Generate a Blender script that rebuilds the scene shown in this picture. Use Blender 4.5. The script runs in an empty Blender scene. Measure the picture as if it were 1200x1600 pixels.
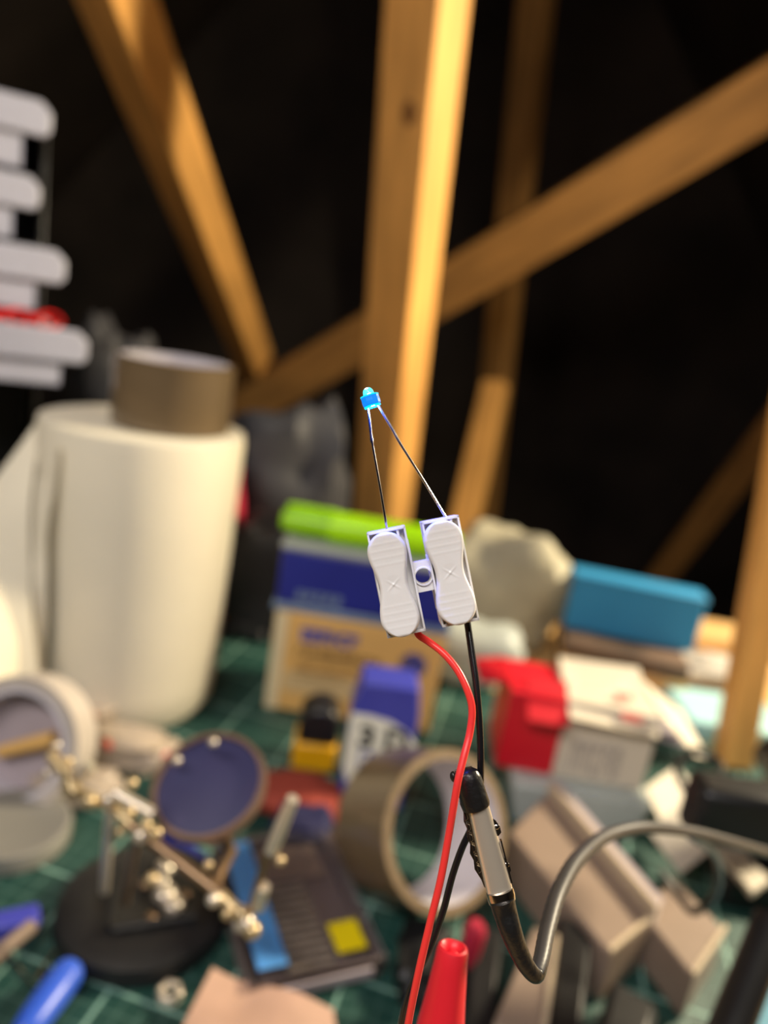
import bpy, bmesh, math, random
from mathutils import Vector, Matrix, noise
random.seed(7)
PI = math.pi
C = bpy.context.scene.collection
SC = bpy.context.scene

# ---------------------------------------------------------------- camera
FPX = 1155.0
PITCH, ROLL, CAMH = math.radians(14.5), math.radians(9.3), 0.32
CF = Vector((0, math.cos(PITCH), -math.sin(PITCH)))
_u0 = Vector((0, math.sin(PITCH), math.cos(PITCH)))
CR = math.cos(ROLL) * Vector((1, 0, 0)) + math.sin(ROLL) * _u0
CU = math.cos(ROLL) * _u0 - math.sin(ROLL) * Vector((1, 0, 0))
CAM = Vector((0, 0, CAMH))
cd = bpy.data.cameras.new('camera')
cd.sensor_fit = 'VERTICAL'; cd.sensor_height = 36.0; cd.lens = 36.0 * FPX / 1600
cd.clip_start = 0.01; cd.clip_end = 50
cd.dof.use_dof = True; cd.dof.focus_distance = 0.128; cd.dof.aperture_fstop = 7.6
cam = bpy.data.objects.new('camera', cd); C.objects.link(cam)
cam.matrix_world = Matrix.Translation(CAM) @ Matrix((CR, CU, -CF)).transposed().to_4x4()
SC.camera = cam

# ---------------------------------------------------------------- world, lamps, exposure
w = bpy.data.worlds.new('attic_dark'); SC.world = w; w.use_nodes = True
w.node_tree.nodes['Background'].inputs[0].default_value = (0.6, 0.6, 0.8, 1)
w.node_tree.nodes['Background'].inputs[1].default_value = 0.004
SC.view_settings.view_transform = 'Standard'; SC.view_settings.look = 'None'
SC.view_settings.exposure = 0.15; SC.view_settings.gamma = 1.0
SC.view_settings.use_curve_mapping = False


def lamp(name, loc, target, size, power, col):
    l = bpy.data.lights.new(name, 'AREA'); l.shape = 'DISK'; l.size = size; l.energy = power; l.color = col
    o = bpy.data.objects.new(name, l); C.objects.link(o); o.location = loc
    o.rotation_euler = (Vector(target) - Vector(loc)).to_track_quat('-Z', 'Y').to_euler()
    return o


lamp('warm_attic_lamp', (0.88, 0.74, 0.66), (-0.05, 0.5, 0.1), 0.15, 25.0, (1.0, 0.84, 0.58))
bl = lamp('fill_lamp', (-0.25, -0.35, 0.95), (0.05, 0.35, 0.15), 0.8, 9.5, (1.0, 0.93, 0.87))  # added fill lamp behind the camera, also gives the clip broad reflections
bl.data.shape = 'RECTANGLE'; bl.data.size = 0.9; bl.data.size_y = 0.10


# ---------------------------------------------------------------- pixel to place
def ray(x, y): return CF + CR * ((x - 600) / FPX) + CU * ((800 - y) / FPX)
def P(x, y, d): return CAM + ray(x, y) * d
def G(x, y, h=0.0):
    r = ray(x, y); return CAM + r * ((h - CAMH) / r.z)
def Y(x, y, yy):
    r = ray(x, y); return CAM + r * (yy / r.y)


# ---------------------------------------------------------------- materials
def lin(c): return c / 12.92 if c <= 0.04045 else ((c + 0.055) / 1.055) ** 2.4
def rgb(r, g, b): return (lin(r / 255), lin(g / 255), lin(b / 255), 1)


def mat(name, col, rough=0.5, metal=0.0, vary=0.12, vscale=30.0, bump=0.0, bscale=200.0, trans=0.0, emit=None, estr=0.0,
        sss=0.0, coat=0.0, ior=1.45, stretch=None, sheen=0.0):
    m = bpy.data.materials.new(name); m.use_nodes = True
    nt = m.node_tree; b = nt.nodes['Principled BSDF']
    b.inputs['Roughness'].default_value = rough; b.inputs['Metallic'].default_value = metal
    b.inputs['Transmission Weight'].default_value = trans; b.inputs['IOR'].default_value = ior
    b.inputs['Coat Weight'].default_value = coat
    if sss:
        b.inputs['Subsurface Weight'].default_value = sss
        b.inputs['Subsurface Scale'].default_value = 0.002
        b.inputs['Subsurface Radius'].default_value = (1, .8, .7)
    tc = nt.nodes.new('ShaderNodeTexCoord'); src = tc.outputs['Object']
    if stretch:
        mp = nt.nodes.new('ShaderNodeMapping'); mp.inputs['Scale'].default_value = stretch
        nt.links.new(src, mp.inputs['Vector']); src = mp.outputs['Vector']
    n = nt.nodes.new('ShaderNodeTexNoise'); n.inputs['Scale'].default_value = vscale; n.inputs['Detail'].default_value = 4
    nt.links.new(src, n.inputs['Vector'])
    r = nt.nodes.new('ShaderNodeValToRGB')
    r.color_ramp.elements[0].position = 0.3; r.color_ramp.elements[1].position = 0.7
    r.color_ramp.elements[0].color = tuple(max(0, c * (1 - vary)) for c in col[:3]) + (1,)
    r.color_ramp.elements[1].color = tuple(min(1, c * (1 + vary)) for c in col[:3]) + (1,)
    nt.links.new(n.outputs['Fac'], r.inputs['Fac']); nt.links.new(r.outputs['Color'], b.inputs['Base Color'])
    if bump:
        n2 = nt.nodes.new('ShaderNodeTexNoise'); n2.inputs['Scale'].default_value = bscale
        nt.links.new(src, n2.inputs['Vector'])
        bp = nt.nodes.new('ShaderNodeBump'); bp.inputs['Strength'].default_value = bump; bp.inputs['Distance'].default_value = 0.001
        nt.links.new(n2.outputs['Fac'], bp.inputs['Height']); nt.links.new(bp.outputs['Normal'], b.inputs['Normal'])
    if emit:
        b.inputs['Emission Color'].default_value = emit; b.inputs['Emission Strength'].default_value = estr
    return m


M = {}
M['felt'] = mat('roof_felt', (0.034, 0.025, 0.020, 1), 0.8, vary=0.5, vscale=3, bump=0.4, bscale=15)
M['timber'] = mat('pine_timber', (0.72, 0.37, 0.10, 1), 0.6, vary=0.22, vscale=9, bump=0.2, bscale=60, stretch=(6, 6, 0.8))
M['timber_dark'] = mat('dark_pine_timber', (0.30, 0.15, 0.04, 1), 0.7, vary=0.25, vscale=9, stretch=(6, 6, 0.8))  # darker tone of the pine, for the braces and studs
M['knot'] = mat('timber_knot', (0.20, 0.085, 0.022, 1), 0.7, vary=0.4, vscale=60)
M['board'] = mat('bench_board', rgb(196, 158, 104), 0.6, vary=0.15, vscale=14, stretch=(1, 6, 1))
M['floor'] = mat('chipboard_floor', (0.10, 0.07, 0.04, 1), 0.8, vary=0.3, vscale=40)
M['paper'] = mat('kitchen_paper', rgb(232, 224, 202), 0.85, vary=0.02, bump=0.5, bscale=700)
M['paper_white'] = mat('white_paper', rgb(196, 188, 174), 0.7, vary=0.05)
M['brown_tape'] = mat('brown_parcel_tape', (0.15, 0.105, 0.058, 1), 0.30, vary=0.12, vscale=300, coat=0.5, stretch=(.2, .2, 3))
M['tape_core'] = mat('tape_core_card', rgb(205, 200, 208), 0.6, vary=0.05)
M['card_edge'] = mat('tape_edge', rgb(132, 112, 86), 0.6, vary=0.15, vscale=200)
M['clear_tape'] = mat('pale_tape', rgb(190, 180, 170), 0.35, vary=0.1)
M['black'] = mat('black_plastic', (0.012, 0.012, 0.013, 1), 0.35, vary=0.3)
M['black_rubber'] = mat('black_rubber', (0.010, 0.010, 0.010, 1), 0.36, vary=0.2, bump=0.15, bscale=900)
M['iron'] = mat('black_cast_iron', (0.012, 0.012, 0.013, 1), 0.42, vary=0.3, bump=0.3, bscale=300)
M['grey_rubber'] = mat('grey_gooseneck', (0.045, 0.043, 0.045, 1), 0.45, vary=0.2)
M['milky'] = mat('milky_plastic', rgb(205, 206, 222), 0.35, vary=0.03, trans=0.35)
M['red_parts'] = mat('red_bits', rgb(225, 30, 30), 0.4, vary=0.2)
M['nickel'] = mat('nickel_plate', (0.74, 0.66, 0.54, 1), 0.32, 0.62, vary=0.06)
M['steel'] = mat('tinned_steel', (0.48, 0.45, 0.42, 1), 0.22, 1.0, vary=0.05)
M['brass'] = mat('dull_brass', (0.62, 0.48, 0.27, 1), 0.30, 0.65, vary=0.15)
M['rod_brown'] = mat('bronzed_rod', (0.26, 0.17, 0.10, 1), 0.35, 0.8, vary=0.2)
M['grey_metal'] = mat('satin_grey_metal', (0.30, 0.29, 0.26, 1), 0.5, 0.4, vary=0.06)
M['white_plastic'] = mat('white_nylon', rgb(226, 224, 224), 0.33, vary=0.015, sss=0.25, bump=0.03, bscale=900)
M['red_wire'] = mat('red_insulation', (0.86, 0.045, 0.04, 1), 0.3, vary=0.03)
M['black_wire'] = mat('black_insulation', (0.01, 0.01, 0.012, 1), 0.25, vary=0.1)
M['red_boot'] = mat('red_rubber_boot', (0.78, 0.02, 0.035, 1), 0.4, vary=0.05)
M['led_body'] = mat('lit_led_body', (0.0, 0.05, 0.3, 1), 0.45, vary=0.1, emit=(0.0, 0.24, 1.0, 1), estr=0.9)
M['led_edge'] = mat('lit_led_edges', (0.0, 0.3, 0.7, 1), 0.2, vary=0.1, emit=(0.0, 0.68, 1.0, 1), estr=1.15)
M['led_dome'] = mat('lit_led_dome', (0.1, 0.6, 0.9, 1), 0.1, vary=0.1, emit=(0.05, 0.9, 1.0, 1), estr=1.3)
M['led_chip'] = mat('lit_led_chip', (0.8, 0.9, 1, 1), 0.1, vary=0.0, emit=(0.75, 1.0, 1.0, 1), estr=6)
M['tan_card'] = mat('tan_carton', rgb(222, 176, 104), 0.6, vary=0.04)
M['pale_card'] = mat('pale_carton_edge', rgb(222, 205, 165), 0.6, vary=0.05)
M['brown_print'] = mat('brown_print', rgb(120, 90, 48), 0.6)
M['buff_print'] = mat('buff_print', rgb(205, 178, 130), 0.6)
M['navy'] = mat('navy_carton', rgb(36, 44, 135), 0.45, vary=0.08)
M['blue_print'] = mat('blue_print', rgb(70, 80, 165), 0.5)
M['dark_navy'] = mat('dark_navy_cloth', rgb(24, 25, 66), 0.8, vary=0.2)
M['violet_blue'] = mat('violet_blue_plastic', rgb(62, 66, 168), 0.4, vary=0.06)
M['steel_blue'] = mat('grey_blue_edge', rgb(120, 140, 165), 0.5)
M['lime'] = mat('lime_plastic', (0.42, 0.86, 0.004, 1), 0.3, vary=0.04)
M['lime_dark'] = mat('lime_cap', (0.28, 0.62, 0.004, 1), 0.3, vary=0.04)
M['cream'] = mat('cream_label', rgb(238, 236, 218), 0.5, vary=0.02)
M['ink'] = mat('dark_print', rgb(24, 28, 26), 0.6)
M['grey_print'] = mat('grey_print', rgb(165, 158, 150), 0.6)
M['red_print'] = mat('red_print', rgb(205, 90, 85), 0.6)
M['yellow'] = mat('yellow_plastic', rgb(225, 165, 15), 0.4, vary=0.05)
M['yellow_label'] = mat('yellow_label', rgb(235, 212, 10), 0.5, vary=0.03)
M['sky_label'] = mat('blue_label', rgb(82, 150, 222), 0.5, vary=0.04)
M['cyan_box'] = mat('cyan_blue_carton', rgb(46, 130, 178), 0.5, vary=0.04)
M['pale_cyan'] = mat('pale_cyan_card', rgb(150, 195, 200), 0.6, vary=0.05)
M['red_card'] = mat('red_carton', rgb(205, 22, 40), 0.45, vary=0.04)
M['white_card'] = mat('white_carton', rgb(208, 198, 180), 0.55, vary=0.03)
M['pale_grey'] = mat('pale_grey_plastic', rgb(165, 172, 168), 0.45, vary=0.05)
M['beige'] = mat('beige_plastic', rgb(138, 120, 106), 0.4, vary=0.06)
M['lavender'] = mat('pale_lavender_plastic', rgb(168, 156, 162), 0.4, vary=0.04)
M['rim'] = mat('pale_rim', rgb(190, 172, 146), 0.4, vary=0.04)
M['pink'] = mat('salmon_paper', rgb(176, 142, 124), 0.7, vary=0.12, vscale=40)
M['orange'] = mat('orange_print', rgb(225, 130, 90), 0.6)
M['handle_blue'] = mat('blue_handle', rgb(52, 92, 205), 0.35, vary=0.05)
M['red_cloth'] = mat('dull_red_cloth', rgb(142, 56, 42), 0.8, vary=0.3, vscale=25)
M['crimson'] = mat('crimson_plastic', rgb(175, 35, 60), 0.5, vary=0.1)
M['dark_cloth'] = mat('black_nylon', (0.03, 0.03, 0.035, 1), 0.6, vary=0.5, vscale=12)
M['dark_brown'] = mat('dark_brown_wood', (0.09, 0.055, 0.035, 1), 0.7, vary=0.5, vscale=20)
M['sack'] = mat('cream_sack', rgb(158, 152, 130), 0.7, vary=0.12, vscale=25)
M['poly'] = mat('clear_polythene', rgb(225, 212, 200), 0.25, vary=0.08, trans=0.5)
M['case'] = mat('clear_case', rgb(200, 196, 200), 0.12, vary=0.02, trans=0.9, ior=1.2)
M['case_tray'] = mat('smoky_tray', rgb(112, 100, 98), 0.35, vary=0.15)
M['bit'] = mat('dark_steel_bit', (0.42, 0.36, 0.28, 1), 0.35, 0.5, vary=0.3, vscale=400)
M['lens'] = mat('magnifier_glass', (0.22, 0.23, 0.50, 1), 0.08, vary=0.1, trans=0.45)  # base colour carries a violet reflection
M['ring'] = mat('magnifier_rim', rgb(150, 125, 108), 0.3, 0.6, vary=0.1)
M['teal_card'] = mat('teal_card', rgb(15, 120, 150), 0.5)


def mat_grid():
    m = mat('cutting_mat_green', rgb(26, 62, 56), 0.5, vary=0.12, vscale=20)
    nt = m.node_tree; b = nt.nodes['Principled BSDF']
    base = b.inputs['Base Color'].links[0].from_socket
    tc = nt.nodes.new('ShaderNodeTexCoord'); sp = nt.nodes.new('ShaderNodeSeparateXYZ')
    nt.links.new(tc.outputs['Object'], sp.inputs[0])
    def f(op, a, bb=None, c=None):
        n = nt.nodes.new('ShaderNodeMath'); n.operation = op
        for i, v in enumerate((a, bb, c)):
            if v is None: continue
            if isinstance(v, (int, float)): n.inputs[i].default_value = v
            else: nt.links.new(v, n.inputs[i])
        return n.outputs[0]
    def line(s, pitch, wd): return f('LESS_THAN', f('PINGPONG', f('ADD', s, 5.0), pitch / 2), wd / 2)
    big = f('MAXIMUM', line(sp.outputs[0], .05, .0018), line(sp.outputs[1], .05, .0018))
    small = f('MULTIPLY', f('MAXIMUM', line(sp.outputs[0], .01, .0004), line(sp.outputs[1], .01, .0004)), 0.45)
    mx = nt.nodes.new('ShaderNodeMix'); mx.data_type = 'RGBA'
    nt.links.new(f('MAXIMUM', big, small), mx.inputs['Factor'])
    nt.links.new(base, mx.inputs['A']); mx.inputs['B'].default_value = rgb(120, 158, 146)
    nt.links.new(mx.outputs['Result'], b.inputs['Base Color'])
    return m


M['mat'] = mat_grid()


def clear(name, tint, fac, gloss, rough, ior=1.4):
    m = bpy.data.materials.new(name); m.use_nodes = True; nt = m.node_tree
    b = nt.nodes['Principled BSDF']; b.inputs['Base Color'].default_value = gloss; b.inputs['Roughness'].default_value = rough
    t = nt.nodes.new('ShaderNodeBsdfTransparent'); t.inputs[0].default_value = tint
    x = nt.nodes.new('ShaderNodeMixShader'); fr = nt.nodes.new('ShaderNodeFresnel'); fr.inputs[0].default_value = ior
    a = nt.nodes.new('ShaderNodeMath'); a.operation = 'ADD'; a.inputs[1].default_value = fac; a.use_clamp = True
    nt.links.new(fr.outputs[0], a.inputs[0]); nt.links.new(a.outputs[0], x.inputs[0])
    nt.links.new(t.outputs[0], x.inputs[1]); nt.links.new(b.outputs[0], x.inputs[2])
    nt.links.new(x.outputs[0], nt.nodes['Material Output'].inputs[0]); M[name] = m


clear('case', (.93, .92, .93, 1), .0, rgb(200, 190, 190), .06, 1.18)
clear('poly', (.95, .93, .9, 1), .55, rgb(214, 196, 176), .25)
clear('lens', (.45, .45, .72, 1), .60, rgb(72, 70, 112), .5, 1.1)  # blue-violet reflection painted into the lens tint and gloss colour


# ---------------------------------------------------------------- mesh helpers
class MB:
    def __init__(s, X=None): s.v = []; s.f = []; s.X = X

    def add(s, vs, fs, X=None):
        o = len(s.v)
        for p in vs:
            p = Vector(p)
            if X is not None: p = X @ p
            if s.X is not None: p = s.X @ p
            s.v.append(p)
        s.f += [tuple(i + o for i in f) for f in fs]; return s

    def box(s, lo, hi, X=None):
        (a, b, c), (d, e, g) = lo, hi
        return s.add([(a, b, c), (d, b, c), (d, e, c), (a, e, c), (a, b, g), (d, b, g), (d, e, g), (a, e, g)],
                     [(0, 3, 2, 1), (4, 5, 6, 7), (0, 1, 5, 4), (1, 2, 6, 5), (2, 3, 7, 6), (3, 0, 4, 7)], X)

    def prism(s, poly, vec, X=None):
        vec = Vector(vec); n = len(poly); a = [Vector(p) for p in poly]
        return s.add(a + [p + vec for p in a], [tuple(range(n))[::-1], tuple(range(n, 2 * n))] +
                     [(i, (i + 1) % n, n + (i + 1) % n, n + i) for i in range(n)], X)

    def lathe(s, prof, n=32, X=None, closed=False):
        vs = []; fs = []
        for r, z in prof:
            for k in range(n): vs.append((r * math.cos(2 * PI * k / n), r * math.sin(2 * PI * k / n), z))
        m = len(prof)
        for j in range(m - 1 + (1 if closed else 0)):
            for k in range(n):
                a, b = j * n + k, j * n + (k + 1) % n; c = ((j + 1) % m) * n
                fs.append((a, b, c + (k + 1) % n, c + k))
        if not closed: fs += [tuple(range(n))[::-1], tuple(range((m - 1) * n, m * n))]
        return s.add(vs, fs, X)

    def ball(s, c, r, X=None, n=14):
        pr = [(max(1e-5, math.sin(PI * j / 10)), -math.cos(PI * j / 10)) for j in range(11)]
        if not hasattr(r, '__len__'): r = (r, r, r)
        T = Matrix.Translation(Vector(c)) @ Matrix.Diagonal((r[0], r[1], r[2], 1))
        return s.lathe(pr, n, (X @ T) if X is not None else T)

    def tube(s, pts, rad, n=12, X=None):
        pts = [Vector(p) for p in pts]
        if not hasattr(rad, '__len__'): rad = [rad] * len(pts)
        vs = []; fs = []; u = None
        for i, p in enumerate(pts):
            t = (pts[min(i + 1, len(pts) - 1)] - pts[max(i - 1, 0)]).normalized()
            if u is None: u = t.orthogonal().normalized()
            u = (u - t * u.dot(t)).normalized(); q = t.cross(u)
            for k in range(n):
                a = 2 * PI * k / n; vs.append(p + (u * math.cos(a) + q * math.sin(a)) * rad[i])
        for i in range(len(pts) - 1):
            for k in range(n):
                a, b = i * n + k, i * n + (k + 1) % n
                fs.append((a, b, b + n, a + n))
        fs += [tuple(range(n))[::-1], tuple(range(len(vs) - n, len(vs)))]
        return s.add(vs, fs, X)

    def build(s, name, m, parent=None, smooth=35, bevel=0.0, seg=2, label=None, cat=None, group=None, kind=None, disp=None):
        me = bpy.data.meshes.new(name)
        org = Vector((0, 0, 0))
        if parent is None and s.v:          # a thing of one mesh: origin at its base
            lo = [min(v[i] for v in s.v) for i in range(3)]; hi = [max(v[i] for v in s.v) for i in range(3)]
            org = Vector(((lo[0] + hi[0]) / 2, (lo[1] + hi[1]) / 2, lo[2]))
        elif parent is not None:            # parts are given in world coordinates, stored in the thing's frame
            inv = (WM[parent.name]).inverted()
            s.v = [inv @ v for v in s.v]
        me.from_pydata([tuple(v - org) for v in s.v], [], s.f)
        bm = bmesh.new(); bm.from_mesh(me); bmesh.ops.recalc_face_normals(bm, faces=bm.faces); bm.to_mesh(me); bm.free()
        if smooth:
            for p in me.polygons: p.use_smooth = True
            me.set_sharp_from_angle(angle=math.radians(smooth))
        me.materials.append(M[m] if isinstance(m, str) else m)
        o = bpy.data.objects.new(name, me); C.objects.link(o)
        if parent is not None: o.parent = parent; WM[o.name] = WM[parent.name]
        else: o.location = org; WM[o.name] = Matrix.Translation(org)
        if bevel:
            b = o.modifiers.new('bevel', 'BEVEL'); b.width = bevel; b.segments = seg; b.limit_method = 'ANGLE'
        tag(o, label, cat, group, kind)
        return o


WM = {}


def tag(o, label=None, cat=None, group=None, kind=None):
    if label: o['label'] = label
    if cat: o['category'] = cat
    if group: o['group'] = group
    if kind: o['kind'] = kind
    return o


def thing(name, label, cat, X, group=None):
    if not isinstance(X, Matrix): X = Matrix.Translation(Vector(X))
    o = bpy.data.objects.new(name, None); o.empty_display_size = 0.02; C.objects.link(o); o.matrix_world = X
    WM[o.name] = X.copy()
    return tag(o, label, cat, group)


def frame(o, x, z=Vector((0, 0, 1))):
    """frame at o, x axis along x, z near z (y points away from the viewer for x to the right, z up)"""
    x = Vector(x).normalized(); z = (Vector(z) - x * x.dot(z)).normalized(); y = z.cross(x)
    return Matrix.Translation(Vector(o)) @ Matrix((x, y, z)).transposed().to_4x4()


def spline(pts, k=6):
    pts = [Vector(p) for p in pts]; out = []
    for i in range(len(pts) - 1):
        a, b, c, d = pts[max(i - 1, 0)], pts[i], pts[i + 1], pts[min(i + 2, len(pts) - 1)]
        for j in range(k):
            t = j / k
            out.append(0.5 * ((2 * b) + (c - a) * t + (2 * a - 5 * b + 4 * c - d) * t * t + (3 * b - a - 3 * c + d) * t ** 3))
    out.append(pts[-1]); return out


def sheet(p00, p10, p11, p01, th, nu=10, nv=10, amp=0.0, sc=20, seed=0, bow=(0, 0, 0), minz=None):
    """a thin solid sheet through four corners, rippled, with thickness th"""
    p00, p10, p11, p01 = map(Vector, (p00, p10, p11, p01)); bow = Vector(bow)
    n = (p10 - p00).cross(p01 - p00).normalized(); top = []
    for j in range(nv + 1):
        for i in range(nu + 1):
            u, v = i / nu, j / nv
            p = (p00 * (1 - u) + p10 * u) * (1 - v) + (p01 * (1 - u) + p11 * u) * v
            p = p + bow * math.sin(PI * u) + n * amp * noise.noise(p * sc + Vector((seed, 0, 0)))
            if minz is not None: p.z = max(p.z, minz + th)
            top.append(p)
    m = MB(); N = len(top); W = nu + 1; fs = []
    for j in range(nv):
        for i in range(nu):
            a = j * W + i; fs += [(a, a + 1, a + W + 1, a + W), (N + a + W, N + a + W + 1, N + a + 1, N + a)]
    edge = list(range(W)) + [j * W + nu for j in range(1, nv + 1)] + [nv * W + i for i in range(nu - 1, -1, -1)] + [j * W for j in range(nv - 1, 0, -1)]
    for k in range(len(edge)):
        a, b = edge[k], edge[(k + 1) % len(edge)]; fs.append((a, b, b + N, a + N))
    m.add(top + [p - n * th for p in top], fs); return m


def crumple(c, r, amp=0.3, sc=1.6, seed=0, flat=True, n=26, pw=0.7):
    """a crumpled closed lump (bag, cloth) of half sizes r around c, flattened underneath"""
    m = MB(); c = Vector(c); vs = []; fs = []; R = 18
    for j in range(R + 1):
        ph = PI * j / R
        for k in range(n):
            a = 2 * PI * k / n
            d = Vector((math.sin(ph) * math.cos(a), math.sin(ph) * math.sin(a), -math.cos(ph)))
            e = Vector([math.copysign(abs(t) ** pw, t) for t in d])
            s = 1 + amp * noise.noise(d * sc + Vector((seed, seed, 0))) + amp * 0.6 * abs(noise.noise(d * sc * 2.7 + Vector((0, seed, 1))))
            p = Vector((e.x * r[0], e.y * r[1], e.z * r[2])) * s
            if flat: p.z = max(p.z, -r[2])
            vs.append(c + p)
    for j in range(R):
        for k in range(n):
            a, b = j * n + k, j * n + (k + 1) % n; fs.append((a, b, b + n, a + n))
    return m.add(vs, fs)


def strokes(m, X, x0, x1, z0, z1, y, n, seed=0, gap=0.25, slant=0.0):
    """unreadable print: a row of small letter-like bars lying proud of a face (X frame, face in xz)"""
    rn = random.Random(seed); wd = (x1 - x0) / n
    for i in range(n):
        a = x0 + i * wd; b = a + wd * (1 - gap); t = (b - a) * 0.32; h = z1 - z0
        m.box((a, y, z0), (a + t, y + .0006, z1), X)
        if rn.random() < .75: m.box((a + t, y, z1 - h * .25), (b, y + .0006, z1), X)
        if rn.random() < .6: m.box((a + t, y, z0 + h * .4), (b, y + .0006, z0 + h * .62), X)
        if rn.random() < .6: m.box((a + t, y, z0), (b, y + .0006, z0 + h * .22), X)
        if rn.random() < .5: m.box((b - t * .7, y, z0 + h * .1), (b, y + .0006, z1 - h * .1), X)


def letters(txt, size, X, name, m, parent):
    cu = bpy.data.curves.new('tmp', 'FONT'); cu.body = txt; cu.size = size; cu.extrude = 0.0003; cu.offset = size * 0.045
    t = bpy.data.objects.new('tmp', cu); C.objects.link(t)
    me = bpy.data.meshes.new_from_object(t.evaluated_get(bpy.context.evaluated_depsgraph_get()))
    vs = [v.co.copy() for v in me.vertices]; fs = [tuple(p.vertices) for p in me.polygons]
    bpy.data.objects.remove(t); bpy.data.curves.remove(cu); bpy.data.meshes.remove(me)
    k = MB(); k.add(vs, fs, X); return k.build(name, m, parent)


# ================================================================ the attic
def slab(name, pts, vec, m, **kw):
    return MB().prism(pts, vec).build(name, m, kind='structure', smooth=0, **kw)


FZ = -0.74
slab('floor', [(-2.6, -1.6, FZ), (2.6, -1.6, FZ), (2.6, 3.2, FZ), (-2.6, 3.2, FZ)], (0, 0, -.05), 'floor')
slab('wall_back', [(-2.6, 3.2, FZ), (2.6, 3.2, FZ), (0, 3.2, 2.5)], (0, .05, 0), 'felt')
slab('wall_front', [(-2.6, -1.6, FZ), (2.6, -1.6, FZ), (0, -1.6, 2.5)], (0, -.05, 0), 'felt')
slab('ceiling_left', [(-2.6, -1.6, FZ), (-2.6, 3.2, FZ), (0, 3.2, 2.5), (0, -1.6, 2.5)], (-.04, 0, .03), 'felt')
slab('ceiling_right', [(2.6, -1.6, FZ), (2.6, 3.2, FZ), (0, 3.2, 2.5), (0, -1.6, 2.5)], (.04, 0, .03), 'felt')


def beam(name, a, b, wd, th, phi, e0, e1, m, label):
    a, b = Vector(a), Vector(b); ax = (b - a).normalized()
    def inside(p): return FZ < p.z and abs(p.x) / 2.6 + (p.z - FZ) / 3.24 < .985 and -1.55 < p.y < 3.18
    for _ in range(400):
        if e0 and inside(a - ax * .01): a = a - ax * .01
        if e1 and inside(b + ax * .01): b = b + ax * .01
    mid = (a + b) / 2; n0 = (CAM - mid); n0 = (n0 - ax * n0.dot(ax)).normalized(); s0 = ax.cross(n0)
    c, s = math.cos(phi), math.sin(phi); n = n0 * c + s0 * s; sd = ax.cross(n)
    X = Matrix.Translation(a) @ Matrix((sd, n, ax)).transposed().to_4x4()
    L = (b - a).length
    me = MB().box((-wd / 2, -th / 2, 0), (wd / 2, th / 2, L))
    o = MB.build(me, name, m, None, smooth=0, bevel=0.003)
    # give the mesh the beam's own frame so that the grain runs along it
    for v in o.data.vertices: v.co = v.co + o.location
    o.matrix_world = X; WM[o.name] = X
    return tag(o, label, 'beam')


post = beam('timber_post', P(600, 770, 1.30), P(668, 0, 0.87), .084, .060, math.radians(-40), 1, 1, 'timber',
            'pale pine roof post rising straight up behind the lit blue LED')
Xp = WM[post.name]; KZ = (Xp.inverted() @ P(645, 168, .95)).z; k = MB()
k.ball((0, 0, 0), (.011, .0012, .014), Matrix.Translation(Vector((0.012, .0303, 0.0))))
kd = MB(); kd.v = [Xp @ (v + Vector((0, 0, KZ))) for v in k.v]; kd.f = k.f
kd.build('knot', 'knot', post)
beam('timber_rafter', P(408, 590, 2.05), P(183, 0, 0.95), .075, .07, math.radians(40), 0, 1, 'timber',
     'slanting pine rafter at upper left running down towards the kitchen roll')
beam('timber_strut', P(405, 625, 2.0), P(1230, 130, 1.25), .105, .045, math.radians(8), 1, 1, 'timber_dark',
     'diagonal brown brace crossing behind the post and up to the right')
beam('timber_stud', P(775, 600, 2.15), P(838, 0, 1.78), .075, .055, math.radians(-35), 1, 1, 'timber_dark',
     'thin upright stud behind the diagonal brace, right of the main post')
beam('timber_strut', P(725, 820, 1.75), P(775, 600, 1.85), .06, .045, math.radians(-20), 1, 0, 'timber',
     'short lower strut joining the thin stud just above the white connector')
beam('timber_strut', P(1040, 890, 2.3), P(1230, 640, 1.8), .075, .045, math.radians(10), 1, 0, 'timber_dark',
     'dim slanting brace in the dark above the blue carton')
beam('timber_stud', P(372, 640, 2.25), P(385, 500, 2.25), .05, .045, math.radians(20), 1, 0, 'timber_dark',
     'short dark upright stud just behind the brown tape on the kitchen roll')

# ---------------------------------------------------------------- workbench and cutting mat
wb = thing('workbench', 'pale wooden workbench top under the green cutting mat', 'workbench', (0, .4, FZ))
MB().box((-.95, -.12, -.03), (.95, .95, 0)).build('worktop', 'board', wb, bevel=.002)
for x in (-.88, .88):
    for y in (-.05, .88):
        MB().box((x - .03, y - .03, FZ), (x + .03, y + .03, -.03)).build('leg', 'board', wb, bevel=.002)
ym = math.radians(-12); Xm = Matrix.Translation((-.02, .36, 0)) @ Matrix.Rotation(ym, 4, 'Z')
cm = MB().box((-.45, -.30, 0), (.45, .30, .0025)).build('cutting_mat', 'mat', None, bevel=.0008,
     label='dark green cutting mat with pale grid lines lying on the workbench', cat='cutting mat')
for v in cm.data.vertices: v.co = v.co + cm.location
cm.matrix_world = Xm
T0 = 0.0025   # mat surface


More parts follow.
